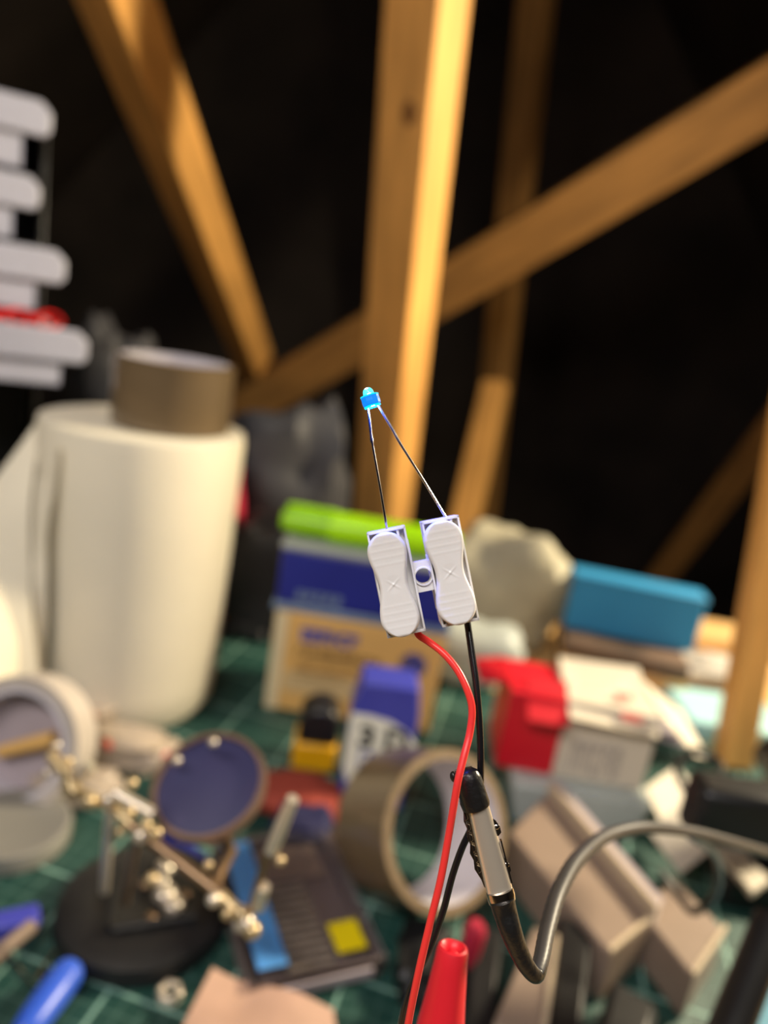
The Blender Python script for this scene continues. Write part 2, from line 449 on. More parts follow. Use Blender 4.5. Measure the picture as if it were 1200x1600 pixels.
# ================================================================ left side: kitchen roll, drawers
RC = Vector((-.180, .524, 0))
kr = thing('kitchen_roll', 'large white kitchen roll standing on the bench with a sheet hanging loose', 'kitchen roll', RC + Vector((0, 0, T0)))
RH = .218
prof = [(.052, 0), (.060, .002), (.0660, .012), (.0675, .03), (.0685, .09), (.0695, .15), (.0705, RH - .006), (.0695, RH), (.066, RH + .001), (.026, RH), (.0225, RH - .003), (.0225, .004), (.03, 0)]
Xr = Matrix.Translation(RC + Vector((0, 0, T0)))
r_ = MB(); vs = []; n = 64
r_.lathe(prof, n, Xr, closed=True)
for i, v in enumerate(r_.v):
    a = math.atan2(v.y - RC.y, v.x - RC.x); s = 1 + .012 * math.sin(a * 2 + 1) + .004 * noise.noise(v * 25)
    v.x = RC.x + (v.x - RC.x) * s; v.y = RC.y + (v.y - RC.y) * s
r_.build('paper_roll', 'paper', kr)
MB().lathe([(.0215, .002), (.0223, .002), (.0223, RH - .004), (.0215, RH - .004)], 32, Xr, closed=True).build('cardboard_core', 'card_edge', kr)
# loose sheet hanging forward on the left
sh = []
A0, A1 = P(92, 700, .515), P(66, 1060, .535)
m = sheet(P(62, 655, .53), P(93, 700, .470), P(66, 1062, .505), P(-40, 1062, .45), .0006, 8, 16, .006, 22, 3)
m.build('loose_sheet', 'paper', kr)
m = sheet(P(62, 655, .505), P(58, 1058, .485), P(-60, 1065, .478), P(-45, 800, .49), .0006, 14, 10, .008, 18, 9, bow=(0, -.012, 0))
m.build('loose_sheet', 'paper', kr)

# brown tape on top of the roll
tc_ = Y(268, 610, .522); tz = RH + T0 + .001
tr = .0415; TX = Matrix.Translation(Vector((tc_.x, .526, tz)))
bt = thing('tape_roll', 'roll of brown parcel tape standing on top of the kitchen roll', 'tape roll', TX)
MB().lathe([(tr - .004, 0), (tr, .0005), (tr, .0475), (tr - .004, .048)], 56, TX, closed=True).build('tape', 'brown_tape', bt)
MB().lathe([(tr - .0075, 0), (tr - .0041, 0), (tr - .0041, .048), (tr - .0075, .048)], 56, TX, closed=True).build('core', 'tape_core', bt)

# drawer cabinet
ca = math.radians(30); cxa = Vector((math.cos(ca), math.sin(ca), 0)); cya = Vector((-math.sin(ca), math.cos(ca), 0))
c0 = P(74, 260, .64); c0.z = T0
XC = frame(c0, cxa); XCi = XC.inverted()


def CP(x, y, pull):
    r = ray(x, y); k = (c0 - cya * pull - CAM).dot(cya) / r.dot(cya); return XCi @ (CAM + r * k)


cab = thing('drawer_cabinet', 'black parts cabinet at the left edge with milky pull-out drawers', 'cabinet', XC)
ct = CP(84, 170, 0).z
f_ = MB(XC)
f_.box((-.30, 0, 0), (-.296, .12, ct)).box((-.004, 0, 0), (0, .12, ct))
f_.box((-.30, 0, ct - .005), (0, .12, ct)).box((-.30, .117, 0), (0, .12, ct)).box((-.30, 0, 0), (0, .12, .004))
rows = [(0, 150, 80, 222, 35, 262, .020), (0, 268, 62, 332, 20, 372, .010), (0, 388, 102, 442, 56, 485, .045), (0, 512, 136, 566, 95, 602, .075)]
for (a, y0, x1, y1, bx, y2, pu) in rows:
    zl = CP(bx, y2, pu).z
    f_.box((-.30, 0, zl - .005), (0, .117, zl - .002))
f_.build('cabinet_frame', 'black', cab, bevel=.001)
for i, (a, y0, x1, y1, bx, y2, pu) in enumerate(rows):
    pr = CP(x1, (y0 + y1) / 2 + 8, pu); zb = CP(bx, y2, pu).z
    z1 = pr.z + .0150; z0 = pr.z - .0120; xr = pr.x; xb = CP(bx, y1, pu).x; yy = -pu; dl = .11
    D = MB(XC); wl = .0015; xl = xr - .11
    D.box((xl + .015, yy, zb), (xb, yy + wl, z0)).box((xl + .015, yy + dl, zb), (xb, yy + dl + wl, z1)).box((xl + .015, yy, zb), (xb, yy + dl, zb + wl))
    D.box((xb - wl, yy, zb), (xb, yy + dl, z1 - .004)).box((xl + .015, yy, zb), (xl + .015 + wl, yy + dl, z1 - .004))
    d = D.build('drawer', 'milky', cab)
    q = [(xl, z0), (xr - .005, z0), (xr, z0 + .005), (xr, z1 - .008), (xr - .008, z1), (xl, z1)]
    MB(XC).prism([(x, yy - .006, z) for x, z in q], (0, .008, 0)).build('drawer_lip', 'milky', d, bevel=.0018)
    if i == 3:
        for j in range(8):
            c = Vector((xb - .008 - .008 * j, yy + .012 + random.random() * .03, z1 + .004 - .003 * (j % 3)))
            pts = [c + Vector((math.cos(t) * .010, math.sin(t * 1.3) * .006, math.sin(t) * .006)) for t in [k_ * .7 for k_ in range(10)]]
            MB(XC).tube(spline(pts, 3), .0012, 6).build('red_lead', 'red_parts', d)
        MB(XC).box((xb - .06, yy + .004, zb + .003), (xb - .02, yy + .05, zb + .014)).build('red_contents', 'red_parts', d, bevel=.003)

# dark odds between the cabinet and the roll
_c = Y(125, 620, .80)
m = crumple(Vector((_c.x + .02, .84, .13)), (.045, .05, .13), .3, 1.6, 5)
m.build('dark_bag', 'dark_cloth', label='crumpled black bag in the gap between the parts cabinet and the kitchen roll', cat='bag')
_c = Y(445, 850, .80)
m = crumple(Vector((_c.x - .01, .80, .10)), (.065, .05, .10), .35, 1.7, 11)
m.build('dark_bag', 'dark_cloth', label='tall black nylon bag slumped behind the tan carton beside the kitchen roll', cat='bag')
_c = Y(385, 665, .72)
m = crumple(Vector((_c.x - .014, .70, .088)), (.022, .02, .088), .22, 1.8, 21)
m.build('crimson_pouch', 'crimson', label='crimson soft pouch peeping out behind the kitchen roll', cat='pouch')

_c = Y(428, 880, .68)
crumple(Vector((_c.x - .004, .68, .062)), (.040, .028, .062), .3, 1.7, 71).build('dark_bag', 'dark_cloth', label='low black cloth bag beside the right edge of the kitchen roll', cat='bag')
c = G(655, 1500, .012)
crumple(Vector((c.x + .004, c.y, T0 + .008)), (.014, .022, .008), .35, 2.0, 72).build('black_pouch', 'black', label='flat black pouch between the drill bit case and the red wire', cat='pouch')
c = G(500, 1330, .01)
crumple(Vector((c.x + .012, c.y + .010, T0 + .006)), (.008, .012, .006), .35, 2.0, 73).build('black_pouch', 'dark_brown', label='small dark brown pouch left of the upright brown tape roll', cat='pouch')
c = G(460, 1020, .0)
crumple(Vector((c.x - .05, c.y + .02, T0 + .010)), (.022, .02, .010), .35, 2.0, 74).build('black_pouch', 'dark_cloth', label='dark cloth lump on the mat left of the tan carton', cat='cloth')

# ================================================================ middle: cartons, marker
a, b = G(412, 1108), G(668, 1150)
X = frame(Vector((a.x, a.y, T0)), (b - a)); W = (b - a).length
Hc = .085
tb = thing('carton', 'tan product carton with blue lettering under the navy box', 'carton', X)
MB(X).box((0, 0, 0), (W, .06, Hc)).build('box_body', 'tan_card', tb, bevel=.0015)
MB(X).box((0, -.0004, 0), (.010, 0, Hc)).build('side_strip', 'pale_card', tb)
MB(X).box((.012, -.0005, .018), (W * .55, 0, .036)).build('printed_band', 'buff_print', tb)
k = MB(); strokes(k, X, .022, .068, Hc - .022, Hc - .010, -.0012, 6, 3, .12); k.build('blue_lettering', 'blue_print', tb)
k = MB(); strokes(k, X, .020, .088, Hc - .035, Hc - .027, -.0008, 11, 5); k.build('brown_lettering', 'brown_print', tb)
k = MB()
for j in range(3): strokes(k, X, .020, .08 - j * .01, Hc - .042 - j * .006, Hc - .0395 - j * .006, -.0006, 16, 6 + j)
k.build('small_print', 'brown_print', tb)
MB(X).lathe([(.011, -.0008), (.011, 0)], 24, Matrix.Translation((.113, 0, Hc - .028)) @ Matrix.Rotation(PI / 2, 4, 'X')).build('blue_badge', 'blue_print', tb)

X2 = X @ Matrix.Translation((-.004, .002, Hc + .0005)); Wn = W + .006
nb = thing('carton', 'navy blue box with pale lid lying on the tan carton', 'carton', X2)
MB(X2).box((0.002, 0, .006), (Wn - .002, .056, .050)).build('box_body', 'navy', nb, bevel=.002)
MB(X2).box((0, -.001, 0), (Wn, .058, .006)).build('base_tray', 'steel_blue', nb, bevel=.001)
MB(X2).box((0.001, -.001, .050), (Wn - .001, .057, .056)).build('lid', 'pale_grey', nb, bevel=.002)
k = MB(); strokes(k, X2, .018, .055, .010, .018, -.0006, 5, 9); k.build('pale_lettering', 'steel_blue', nb)

zt = Hc + .0005 + .056 + T0
mk = thing('highlighter', 'thick lime green highlighter lying across the navy box', 'highlighter', X2 @ Matrix.Translation((0, .018, .0562)))
XA = X2 @ Matrix.Translation((.0, .018, .056 + .0125)) @ Matrix.Rotation(PI / 2, 4, 'Y')
MB(XA).lathe([(.010, .034), (.0125, .037), (.0125, .132), (.010, .137), (.004, .138)], 28).build('barrel', 'lime', mk)
MB(XA).lathe([(.005, -.004), (.0085, -.002), (.0105, .01), (.0108, .036), (.009, .038)], 28).build('cap', 'lime_dark', mk)
MB(XA).box((-.0135, -.003, .0), (-.0105, .003, .040)).build('clip', 'lime', mk, bevel=.001)

# small blue and cream box marked 3 D
a, b = G(526, 1262), G(626, 1274)
X = frame(Vector((a.x, a.y, T0)), (b - a)); W = (b - a).length
sb = thing('glue_box', 'small blue and cream box marked 3 D standing in front of the tan carton', 'box', X)
Hs = .092
MB(X).prism([(0, 0, 0), (W, 0, 0), (W, 0, Hs - .02), (W - .003, 0, Hs), (.004, 0, Hs), (0, 0, Hs - .02)], (0, .028, 0)).build('box_body', 'violet_blue', sb, bevel=.0015)
q = [(-.0005, .070), (-.0005, .030), (.003, .020), (.012, .012), (.022, .010), (.032, .016), (W + .001, .030), (W + .001, .052), (.037, .061), (.026, .067), (.012, .0695)]
MB(X).prism([(x, -.0012, z) for x, z in q], (0, .0014, 0)).build('label_panel', 'cream', sb)
XT = X @ Matrix.Rotation(PI / 2, 4, 'X')
letters('3 D', .0215, XT @ Matrix.Translation((.0065, .047, .0014)), 'lettering', 'ink', sb)
k = MB(); strokes(k, X,   .009, .035, .0385, .0435, -.0018, 5, 13); strokes(k, X, .009, .033, .0315, .036, -.0018, 6, 14); k.build('small_print', 'blue_print', sb)

# black and yellow tape measure
a, b = G(452, 1208), G(520, 1216)
X = frame(Vector((a.x, a.y, T0)), (b - a)); W = (b - a).length
tm = thing('tape_measure', 'black and yellow tape measure between the tan carton and the red cloth', 'tape measure', X)
MB(X).box((0, 0, 0), (W, .03, .022)).build('yellow_base', 'yellow', tm, bevel=.003)
MB(X).prism([(.002, 0, .0225), (W - .001, 0, .0225), (W - .001, 0, .043), (W - .008, 0, .050), (.012, 0, .050), (.002, 0, .043)], (0, .028, 0)).build('black_shell', 'black', tm, bevel=.003)

c = G(448, 1262)
crumple(Vector((c.x + .004, c.y - .002, T0 + .009)), (.030, .018, .009), .35, 1.8, 8).build('red_cloth', 'red_cloth', label='crumpled dull red cloth behind the magnifier', cat='cloth')
c = G(470, 1310)
crumple(Vector((c.x, c.y, T0 + .008)), (.017, .016, .008), .3, 1.8, 31).build('navy_cloth', 'dark_navy', label='small dark navy pouch between the magnifier and the brown tape', cat='pouch')

# ================================================================ right side
c = Y(790, 970, .74)
crumple(Vector((c.x - .010, .76, .062)), (.066, .045, .062), .30, 1.5, 17, pw=.8).build('cream_sack', 'sack', label='slumped cream fabric sack behind the white connector', cat='sack')
c = Y(720, 1060, .66)
crumple(Vector((c.x, .655, .03)), (.055, .03, .03), .25, 1.5, 27).build('pale_pouch', 'pale_grey', label='grey-green soft pouch low between the tan and red cartons', cat='pouch')

# crate with the cyan carton on it
a, b = G(882, 1008, .04), G(1078, 1052, .04)
X = frame(Vector((a.x, a.y, 0)), (b - a)); W = (b - a).length
cr = thing('wooden_tray', 'low dark wooden tray holding up the cyan carton', 'tray', X)
for zz, mm in ((0, 'dark_brown'), (.015, 'board'), (.030, 'dark_brown')):
    MB(X).box((0, -.001 if mm == 'board' else 0, zz), (W, .12, zz + .0145)).build('slat', mm, cr, bevel=.001)
a, b = G(884, 962, .058), G(1088, 1004, .058)
X = frame(Vector((a.x, a.y, .0452)), (b - a)) ; W = (b - a).length
cb = thing('carton', 'plain cyan blue carton on the wooden tray at the back right', 'carton', X)
MB(X).box((0, 0, 0), (W, .03, .058)).build('box_body', 'cyan_box', cb, bevel=.002)
MB(X).box((-.001, -.001, .054), (W + .001, .031, .059)).build('lid', 'cyan_box', cb, bevel=.001)

# pale grey tub under the red and white carton
a, b = G(800, 1292), G(985, 1322)
X = frame(Vector((a.x, a.y, T0)), (b - a)); W = (b - a).length
MB(X).prism([(0, 0, 0), (W, 0, 0), (W + .008, 0, .032), (-.006, 0, .032)], (0, .10, 0)).build('plastic_tub', 'pale_grey', bevel=.003,
    label='pale grey plastic tub underneath the red and white carton', cat='tub')
hz = T0 + .0325
a, b = G(773, 1196, hz), G(1002, 1236, hz)
X = frame(Vector((a.x, a.y, hz)), (b - a)); W = (b - a).length
H = .058; R = W * .385; D = .052
rb = thing('carton', 'open red and white carton with bent flaps and grey print', 'carton', X)
MB(X).box((0, 0, 0), (R, D, H)).build('red_end', 'red_card', rb, bevel=.0008)
MB(X).box((R, 0, 0), (W, D, H)).build('white_body', 'white_card', rb, bevel=.0008)
MB(X).prism([(.012, -.014, H - .012), (R, -.014, H - .012), (R, D * .3, H + .006), (.012, D * .3, H + .006)], (0, .0006, -.001)).build('red_flap', 'red_card', rb)
MB(X).prism([(R, -.012, H - .006), (W - .002, -.010, H - .010), (W - .004, D, H + .010), (R, D, H + .008)], (0, .0006, -.001)).build('top_flap', 'white_card', rb)
MB(X).prism([(0, D * .2, H), (0, D, H), (-.022, D, H - .006), (-.018, D * .5, H - .010)], (0, 0, .001)).build('side_flap', 'red_card', rb)
MB(X).prism([(W, 0, H), (W, D, H), (W + .028, D * .7, H - .012), (W + .040, D * .1, H - .028), (W + .026, -.006, H - .022)], (0, 0, .001)).build('side_flap', 'white_card', rb, label='bent white end flap')
k = MB(); strokes(k, X, R + .010, W - .018, .006, .030, -.0006, 5, 33, .3); k.build('grey_lettering', 'grey_print', rb)
n0 = Vector((0, .016 + D, .019)); 
XF = X @ Matrix.Translation((0, -.0125, H - .006)) @ Matrix.Rotation(-math.radians(72), 4, 'X')
k = MB(); strokes(k, XF, R + .036, R + .050, .006, .014, -.0012, 2, 41); strokes(k, XF, R + .034, R + .046, .024, .031, -.0012, 3, 42); k.build('red_lettering', 'red_print', rb)
k = MB(); strokes(k, XF, R + .050, R + .066, .006, .014, -.0012, 4, 43); k.build('grey_lettering', 'grey_print', rb)

# upright batten
a = G(1143, 1198)
top = P(1240, 640, .60)
u = (top - Vector((a.x, a.y, T0))).normalized()
xx = (CR - u * CR.dot(u)).normalized()
bo = MB(Matrix.Translation(Vector((a.x, a.y, 0))) @ Matrix((xx, u.cross(xx), u)).transposed().to_4x4())
bo.box((-.0125, -.012, 0.0035), (.0125, .012, .74)); bo.build('timber_batten', 'timber', smooth=0, bevel=.0015,
    label='slim golden pine batten standing upright at the right edge', cat='batten')

# odds behind the batten
a, b = G(1098, 1180, .01), G(1235, 1200, .01)
X = frame(Vector((a.x, a.y + .035, 0)), (b - a))
MB(X).box((0, 0, T0), (.10, .07, .022)).build('cyan_packet', 'pale_cyan', bevel=.003, label='pale cyan packet lying behind the upright batten', cat='packet')
c = G(985, 1040, .02)
crumple(Vector((c.x + .085, c.y + .02, .018)), (.05, .025, .018), .4, 2, 51).build('grey_rag', 'grey_print', label='crumpled grey rag beyond the white carton flap', cat='rag')
c = G(1120, 1040)
MB(frame(Vector((c.x - .04, c.y + .02, 0)), (1, .1, 0))).box((0, 0, 0), (.22, .035, .022)).build('wood_offcut', 'board', bevel=.002, label='pale wood offcut lying at the back right of the bench', cat='wood offcut')
c = G(1020, 1165)
crumple(Vector((c.x + .01, c.y + .02, T0 + .01)), (.02, .02, .01), .4, 2, 52).build('grey_rag', 'lavender', label='small lilac wrapper just right of the red and white carton', cat='wrapper')

# white papers at the right
PW = 'loose white papers beside the batten foot'
m = sheet(G(1003, 1235, .03), G(1058, 1196, .03), G(1100, 1240, .022), G(1052, 1320, .008), .0004, 8, 8, .006, 25, 3, minz=T0)
m.build('paper_slip', 'paper_white', label='crumpled white paper slip just left of the batten foot', cat='paper', group=PW)
m = sheet(G(1010, 1300, .02), G(1080, 1250, .035), G(1110, 1330, .03), G(1060, 1370, .01), .0004, 8, 8, .006, 25, 5, minz=T0)
m.build('paper_slip', 'paper_white', label='torn white paper slip lying under the gooseneck arm', cat='paper', group=PW)
m = sheet(G(1095, 1305, .03), G(1125, 1300, .03), G(1200, 1385, .03), G(1172, 1405, .03), .004, 8, 8, .002, 25, 6)
m.build('paper_slip', 'paper_white', label='long folded white strip behind the black clamp stand', cat='paper', group=PW)


def flatbox(pts, h, th, name, label, m1, m2, rimside=True):
    c = [G(x, y, h) for x, y in pts]
    o = thing(name, label, 'box', Vector((c[2].x, c[2].y, h - th)))
    MB().prism([p - Vector((0, 0, th)) for p in c], (0, 0, th)).build('box_body', m1, o, bevel=.0015)
    # a raised side wall along the first edge, with a pale lip
    d = (c[0] - c[3]).normalized(); z = Vector((0, 0, 1))
    q = [c[0], c[1], c[1] + d * .012, c[0] + d * .012]
    if rimside:
        MB().prism([p - z * th for p in q], (0, 0, th + .006)).build('side_wall', m2, o, bevel=.001)
        q = [c[0] - d * .002, c[1] - d * .002, c[1] + d * .002, c[0] + d * .002]
        MB().prism(q, (0, 0, .009)).build('lip', 'rim', o, bevel=.0008)
    q = [c[2] - d * .0005, c[1] + d * .0005, c[1] + d * .0005 + (c[0] - c[1]).normalized() * .0025, c[2] + (c[3] - c[2]).normalized() * .0025]
    MB().prism(q, (0, 0, .0025)).build('lip', 'rim', o)
    return o


flatbox([(856, 1238), (1022, 1437), (955, 1492), (795, 1300)], .034, .031, 'plastic_box', 'long beige plastic box with pale rim right of the crocodile clip', 'beige', 'lavender')
flatbox([(1052, 1368), (1135, 1455), (1085, 1528), (1002, 1425)], .030, .027, 'plastic_box', 'shorter beige plastic box in front of the black clamp stand', 'beige', 'lavender', False)
flatbox([(835, 1445), (872, 1470), (850, 1640), (770, 1600)], .030, .027, 'plastic_box', 'narrow beige box under the curved end of the clip lead', 'beige', 'lavender', False)
c = [G(x, y, .03) for x, y in [(872, 1425), (930, 1450), (905, 1680), (858, 1640)]]
MB().prism([p - Vector((0, 0, .027)) for p in c], (0, 0, .027)).build('black_case', 'black', bevel=.003, label='slim black case between the beige boxes near the bottom', cat='case')
c = [G(x, y, .02) for x, y in [(735, 1440), (790, 1450), (770, 1640), (725, 1640)]]
MB().prism([p - Vector((0, 0, .0175)) for p in c], (0, 0, .0175)).build('black_case', 'black', bevel=.003, label='small black case just behind the red rubber boot', cat='case')
c = [G(x, y, .032) for x, y in [(965, 1500), (1040, 1545), (1010, 1660), (930, 1620)]]
MB().prism([p - Vector((0, 0, .0295)) for p in c], (0, 0, .02)).build('black_case', 'black', bevel=.004, label='flat black case in the gap below the two beige boxes', cat='case')

# gooseneck clamp stand at the right
s0 = G(1165, 1430); SX = Matrix.Translation(Vector((s0.x + .012, s0.y + .03, T0)))
st = thing('clamp_stand', 'black clamp stand at the right edge holding a curved gooseneck with a crocodile clip', 'clamp stand', SX)
MB(SX).box((-.028, -.03, 0), (.05, .04, .02)).build('foot', 'black', st, bevel=.004)
MB(SX).box((-.004, -.012, .02), (.022, .012, .085)).build('column', 'black', st, bevel=.003)
MB(SX).lathe([(.012, -.018), (.013, -.016), (.013, .016), (.012, .018)], 20, Matrix.Translation((.002, 0, .085)) @ Matrix.Rotation(PI / 2, 4, 'X')).build('knob', 'black', st, bevel=.001)
MB().box((-.022, -.01, -.018), (.05, .012, .012), Matrix.Translation(P(1150, 1262, .36))).build('clamp_jaw', 'black', st, bevel=.004)

goose = [P(838, 1524, .130), P(846, 1498, .1335), P(856, 1450, .142), P(874, 1392, .155), P(905, 1340, .175), P(950, 1305, .20), P(1010, 1293, .22), P(1080, 1300, .245), P(1150, 1318, .27), P(1200, 1332, .30)]
gp = spline(goose, 10); rr = [.00128 + .00052 * min(1, i / 40) for i in range(len(gp))]
rr = [r * (1.05 if i % 2 else 0.98) for i, r in enumerate(rr)]
MB().tube(gp, rr, 14).build('gooseneck', 'grey_rubber', st)

cb_ = [P(1075, 1240, .42), P(1058, 1200, .43), P(1085, 1172, .44), P(1125, 1195, .43), P(1120, 1240, .41), P(1160, 1262, .38)]
MB().tube(spline(cb_, 6), .0022, 10).build('cable_loop', 'black', st)
cb_ = [P(1080, 1305, .26), P(1120, 1340, .30), P(1118, 1395, .33), P(1085, 1425, .35), P(1060, 1400, .37), P(1030, 1360, .38)]
MB().tube(spline(cb_, 6), .0018, 10).build('cable_loop', 'black', st)

# crocodile clip (camera-facing local frame, 1 unit = 1 px at depth .128)
S = .128 / FPX


def LF(px, py, ang, d=.128):
    """frame at a pixel: x right, y up turned by ang (clockwise positive), z towards the camera, unit 1 px"""
    c, s = math.cos(ang), math.sin(ang)
    x = CR * c - CU * s; y = CR * s + CU * c
    return Matrix.Translation(P(px, py, d)) @ Matrix((x, y, -CF)).transposed().to_4x4() @ Matrix.Scale(d / FPX, 4)


CX = LF(748, 1262, -math.atan2(35, 138))   # origin at the rubber cap's lower edge, y along the clip upwards
# channel: U-shaped half tube, wider to the tail
ch = MB(CX); nn = 14; sec = []
for j in range(13):
    t = j / 12; y = 6 - t * 148; w_ = 16.5 + 4.5 * t; th = 1.2; ring = []
    for k_ in range(nn + 1):
        a = PI * (k_ / nn); ring.append((w_ * math.cos(a) * (1 if abs(math.cos(a)) < .92 else 1), y, -6 + 13 * (math.sin(a) ** .8) if math.sin(a) > 1e-6 else -8))
    for k_ in range(nn, -1, -1):
        a = PI * (k_ / nn); ring.append(((w_ - th) * math.cos(a), y, -7 + (12.6) * (math.sin(a) ** .8) if math.sin(a) > 1e-6 else -8))
    sec.append(ring)
L = len(sec[0]); vs = [p for r in sec for p in r]; fs = []
for j in range(12):
    for k_ in range(L):
        a, b = j * L + k_, j * L + (k_ + 1) % L; fs.append((a, b, b + L, a + L))
fs += [tuple(range(L))[::-1], tuple(range(12 * L, 13 * L))]
ch.add(vs, fs); ch.build('upper_jaw', 'nickel', st)
# lower jaw with teeth seen at the left and tabs at the right
lj = MB(CX)
pts = [(-22, 60), (-27, 50), (-24, 30), (-27, 5), (-25, -8), (-28, -22), (-26, -34), (-29, -48), (-27, -60), (-31, -74), (-28, -86), (-30, -100), (-24, -118), (-22, -132), (6, -132), (6, 60)]
lj.prism([(x, y, -15) for x, y in pts], (0, 0, -3))
for j in range(6):
    y = -6 - j * 17
    lj.prism([(-25, y, -12), (-20, y - 4, -12), (-20, y - 11, -12), (-25.5, y - 14, -12)], (0, 0, 3))
lj.build('lower_jaw', 'steel', st, smooth=0, bevel=.00008)
tb_ = MB(CX)
for y in (-34, -96):
    tb_.prism([(17, y + 10, -4), (21, y + 6, -4), (25, y - 4, -4), (25, y - 14, -4), (20, y - 18, -4), (17, y - 18, -4)], (0, 0, -2))
    tb_.ball((20, y - 4, -5), (5, 5, 3))
tb_.box((20, -128, -10), (22.5, -60, -2))
tb_.build('pivot_tab', 'steel', st, smooth=40)
MB(CX).lathe([(18, -2), (21.5, -1), (22.5, 8), (21.5, 17), (18, 18)], 26, Matrix.Translation((0, -152, -5)) @ Matrix.Rotation(-PI / 2, 4, 'X') @ Matrix.Diagonal((1, .75, 1, 1))).build('collar', 'steel', st)
bp_ = [CX @ Vector(p) for p in [(0, -148, -5), (0, -168, -5)]] + [P(797, 1450, .128), P(808, 1480, .1285), P(822, 1508, .129), P(838, 1524, .130), P(846, 1500, .133)]
bpp = spline(bp_, 6); k_ = len(bpp)
MB().tube(bpp, [(21 - 9.0 * min(1, (i / k_) * 1.25)) * S for i in range(k_ - 3)] + [11.2 * S, 9.5 * S, 7 * S], 18).build('rubber_boot', 'black_rubber', st)
# rubber cap on the jaw tip
cap = MB(CX)
cap.lathe([(4, 62), (12, 60), (19, 54), (21.5, 44), (22, 20), (22.5, 2), (21.5, -2), (18, -3)], 30, Matrix.Translation((-3, 1, -6)) @ Matrix.Rotation(math.radians(3), 4, 'Z') @ Matrix(((1, 0, 0, 0), (0, 0, 1, 0), (0, -.85, 0, 0), (0, 0, 0, 1))))
cap.build('rubber_cap', 'black_rubber', st)
cap = MB(CX); cap.ball((-26, 52, -12), (6, 9, 6)); cap.build('rubber_cap', 'black_rubber', st)

# ================================================================ LED, connector, leads
KX = LF(661.5, 901, -math.atan2(29, 145))
cn = thing('wire_connector', 'white two-pole lever connector held up by the red and black wires', 'connector', P(661.5, 960, .134))


def housing(x0, x1):
    h = MB(KX); t = 3.2; F_, B_ = 0, -72
    h.box((x0, -84, B_), (x1, 84, -16))                      # body block
    h.box((x0, -84, -16), (x0 + t, 84, F_)); h.box((x1 - t, -84, -16), (x1, 84, F_))
    h.box((x0, 84 - t - 1, -16), (x1, 84, F_)); h.box((x0, -84, -16), (x1, -84 + t + 1, F_))
    h.box((x1 - t - 12, 60, -16), (x1 - t - 8, 80, -2))
    h.box((x1 - .2, -10, -60), (x1 + 2, 60, -52)); h.box((x0 - 2, -60, -50), (x0 + .2, 30, -42))
    return h.build('housing', 'white_plastic', cn, smooth=0, bevel=.00007)


housing(-74, -12.5); housing(13.5, 73)
# bridge with screw hole
br = MB(KX); vs = []; fs = []; n = 40; hr = 12.5; cx0 = 0.5; zf, zb = -6, -34


def rect_pt(a):
    c, s = math.cos(a), math.sin(a); hx, hy = 14.5, 24.0
    k = min(hx / abs(c) if abs(c) > 1e-6 else 1e9, hy / abs(s) if abs(s) > 1e-6 else 1e9); return (cx0 + c * k, s * k)


for z in (zf, zb):
    for k_ in range(n):
        a = 2 * PI * (k_ + .5) / n; x, y = rect_pt(a); vs.append((x, y, z)); vs.append((cx0 + hr * math.cos(a), hr * math.sin(a), z))
for k_ in range(n):
    a, b = 2 * k_, 2 * ((k_ + 1) % n); o = 2 * n
    fs += [(a, b, b + 1, a + 1), (o + a, o + a + 1, o + b + 1, o + b), (a, o + a, o + b, b), (a + 1, b + 1, o + b + 1, o + a + 1)]
br.add(vs, fs); br.build('bridge', 'white_plastic', cn, smooth=50)
MB(KX).lathe([(12.6, zb), (15.3, zb), (15.3, zf + 2.2), (14.6, zf + 3), (12.6, zf + 3)], 40, Matrix.Translation((cx0, 0, 0)), closed=True).build('screw_eyelet', 'white_plastic', cn)


def lever(cx, yc, name):
    m_ = MB(KX); ny, nx = 150, 44; ya, yb = 52, -52; r = 30.5; vs = []; fs = []
    def hw(y):
        if y > ya: return math.sqrt(max(0, r * r - (y - ya) ** 2))
        if y < yb: return math.sqrt(max(0, r * r - (y - yb) ** 2))
        return 22.0 + 8.5 * (0.5 - 0.5 * math.cos(PI * abs(y) / 52.0)) if abs(y) < 52 else r
    top = []
    for j in range(ny + 1):
        y = -82.3 + 164.6 * (0.5 - 0.5 * math.cos(PI * (j / ny))) if False else -82.4 + 164.8 * j / ny
        w_ = max(.4, hw(y))
        for i in range(nx + 1):
            t = -1 + 2 * i / nx; t = math.sin(t * PI / 2); x = t * w_
            dd = w_ * (1 - abs(t)); e = min(dd, 82.8 - abs(y)) if abs(y) > 52 else dd
            z = 13 - 4.5 * max(0, 1 - e / 5.5) ** 2
            z += 3.2 * (abs(y) / 82) ** 2                     # rocker, ends a little proud
            if 30 < abs(y) < 74:                              # finger ribs
                z += .22 * max(0, math.sin((abs(y) - 30) / 11.0 * 2 * PI)) * min(1, e / 7)
            u_, v_ = x, y
            r2 = math.hypot(u_, v_)
            if r2 < 15: z -= 1.0 * (1 - r2 / 15)              # dimple and cross mark
            for q in (v_ - u_ * .85, v_ + u_ * .85):
                if r2 < 15 and abs(q) < 2.6: z += 1.5 * (1 - abs(q) / 2.6) * (1 - r2 / 16)
            vs.append((cx + x, yc + y, z))
    N = len(vs); W = nx + 1
    vs += [(x, y, -15) for x, y, z in vs]
    for j in range(ny):
        for i in range(nx):
            a = j * W + i; fs += [(a, a + 1, a + W + 1, a + W), (N + a, N + a + W, N + a + W + 1, N + a + 1)]
    edge = list(range(W)) + [j * W + nx for j in range(1, ny + 1)] + [ny * W + i for i in range(nx - 1, -1, -1)] + [j * W for j in range(ny - 1, 0, -1)]
    for k_ in range(len(edge)):
        a, b = edge[k_], edge[(k_ + 1) % len(edge)]; fs.append((a, b, b + N, a + N))
    m_.add(vs, fs); return m_.build(name, 'white_plastic', cn, smooth=55)


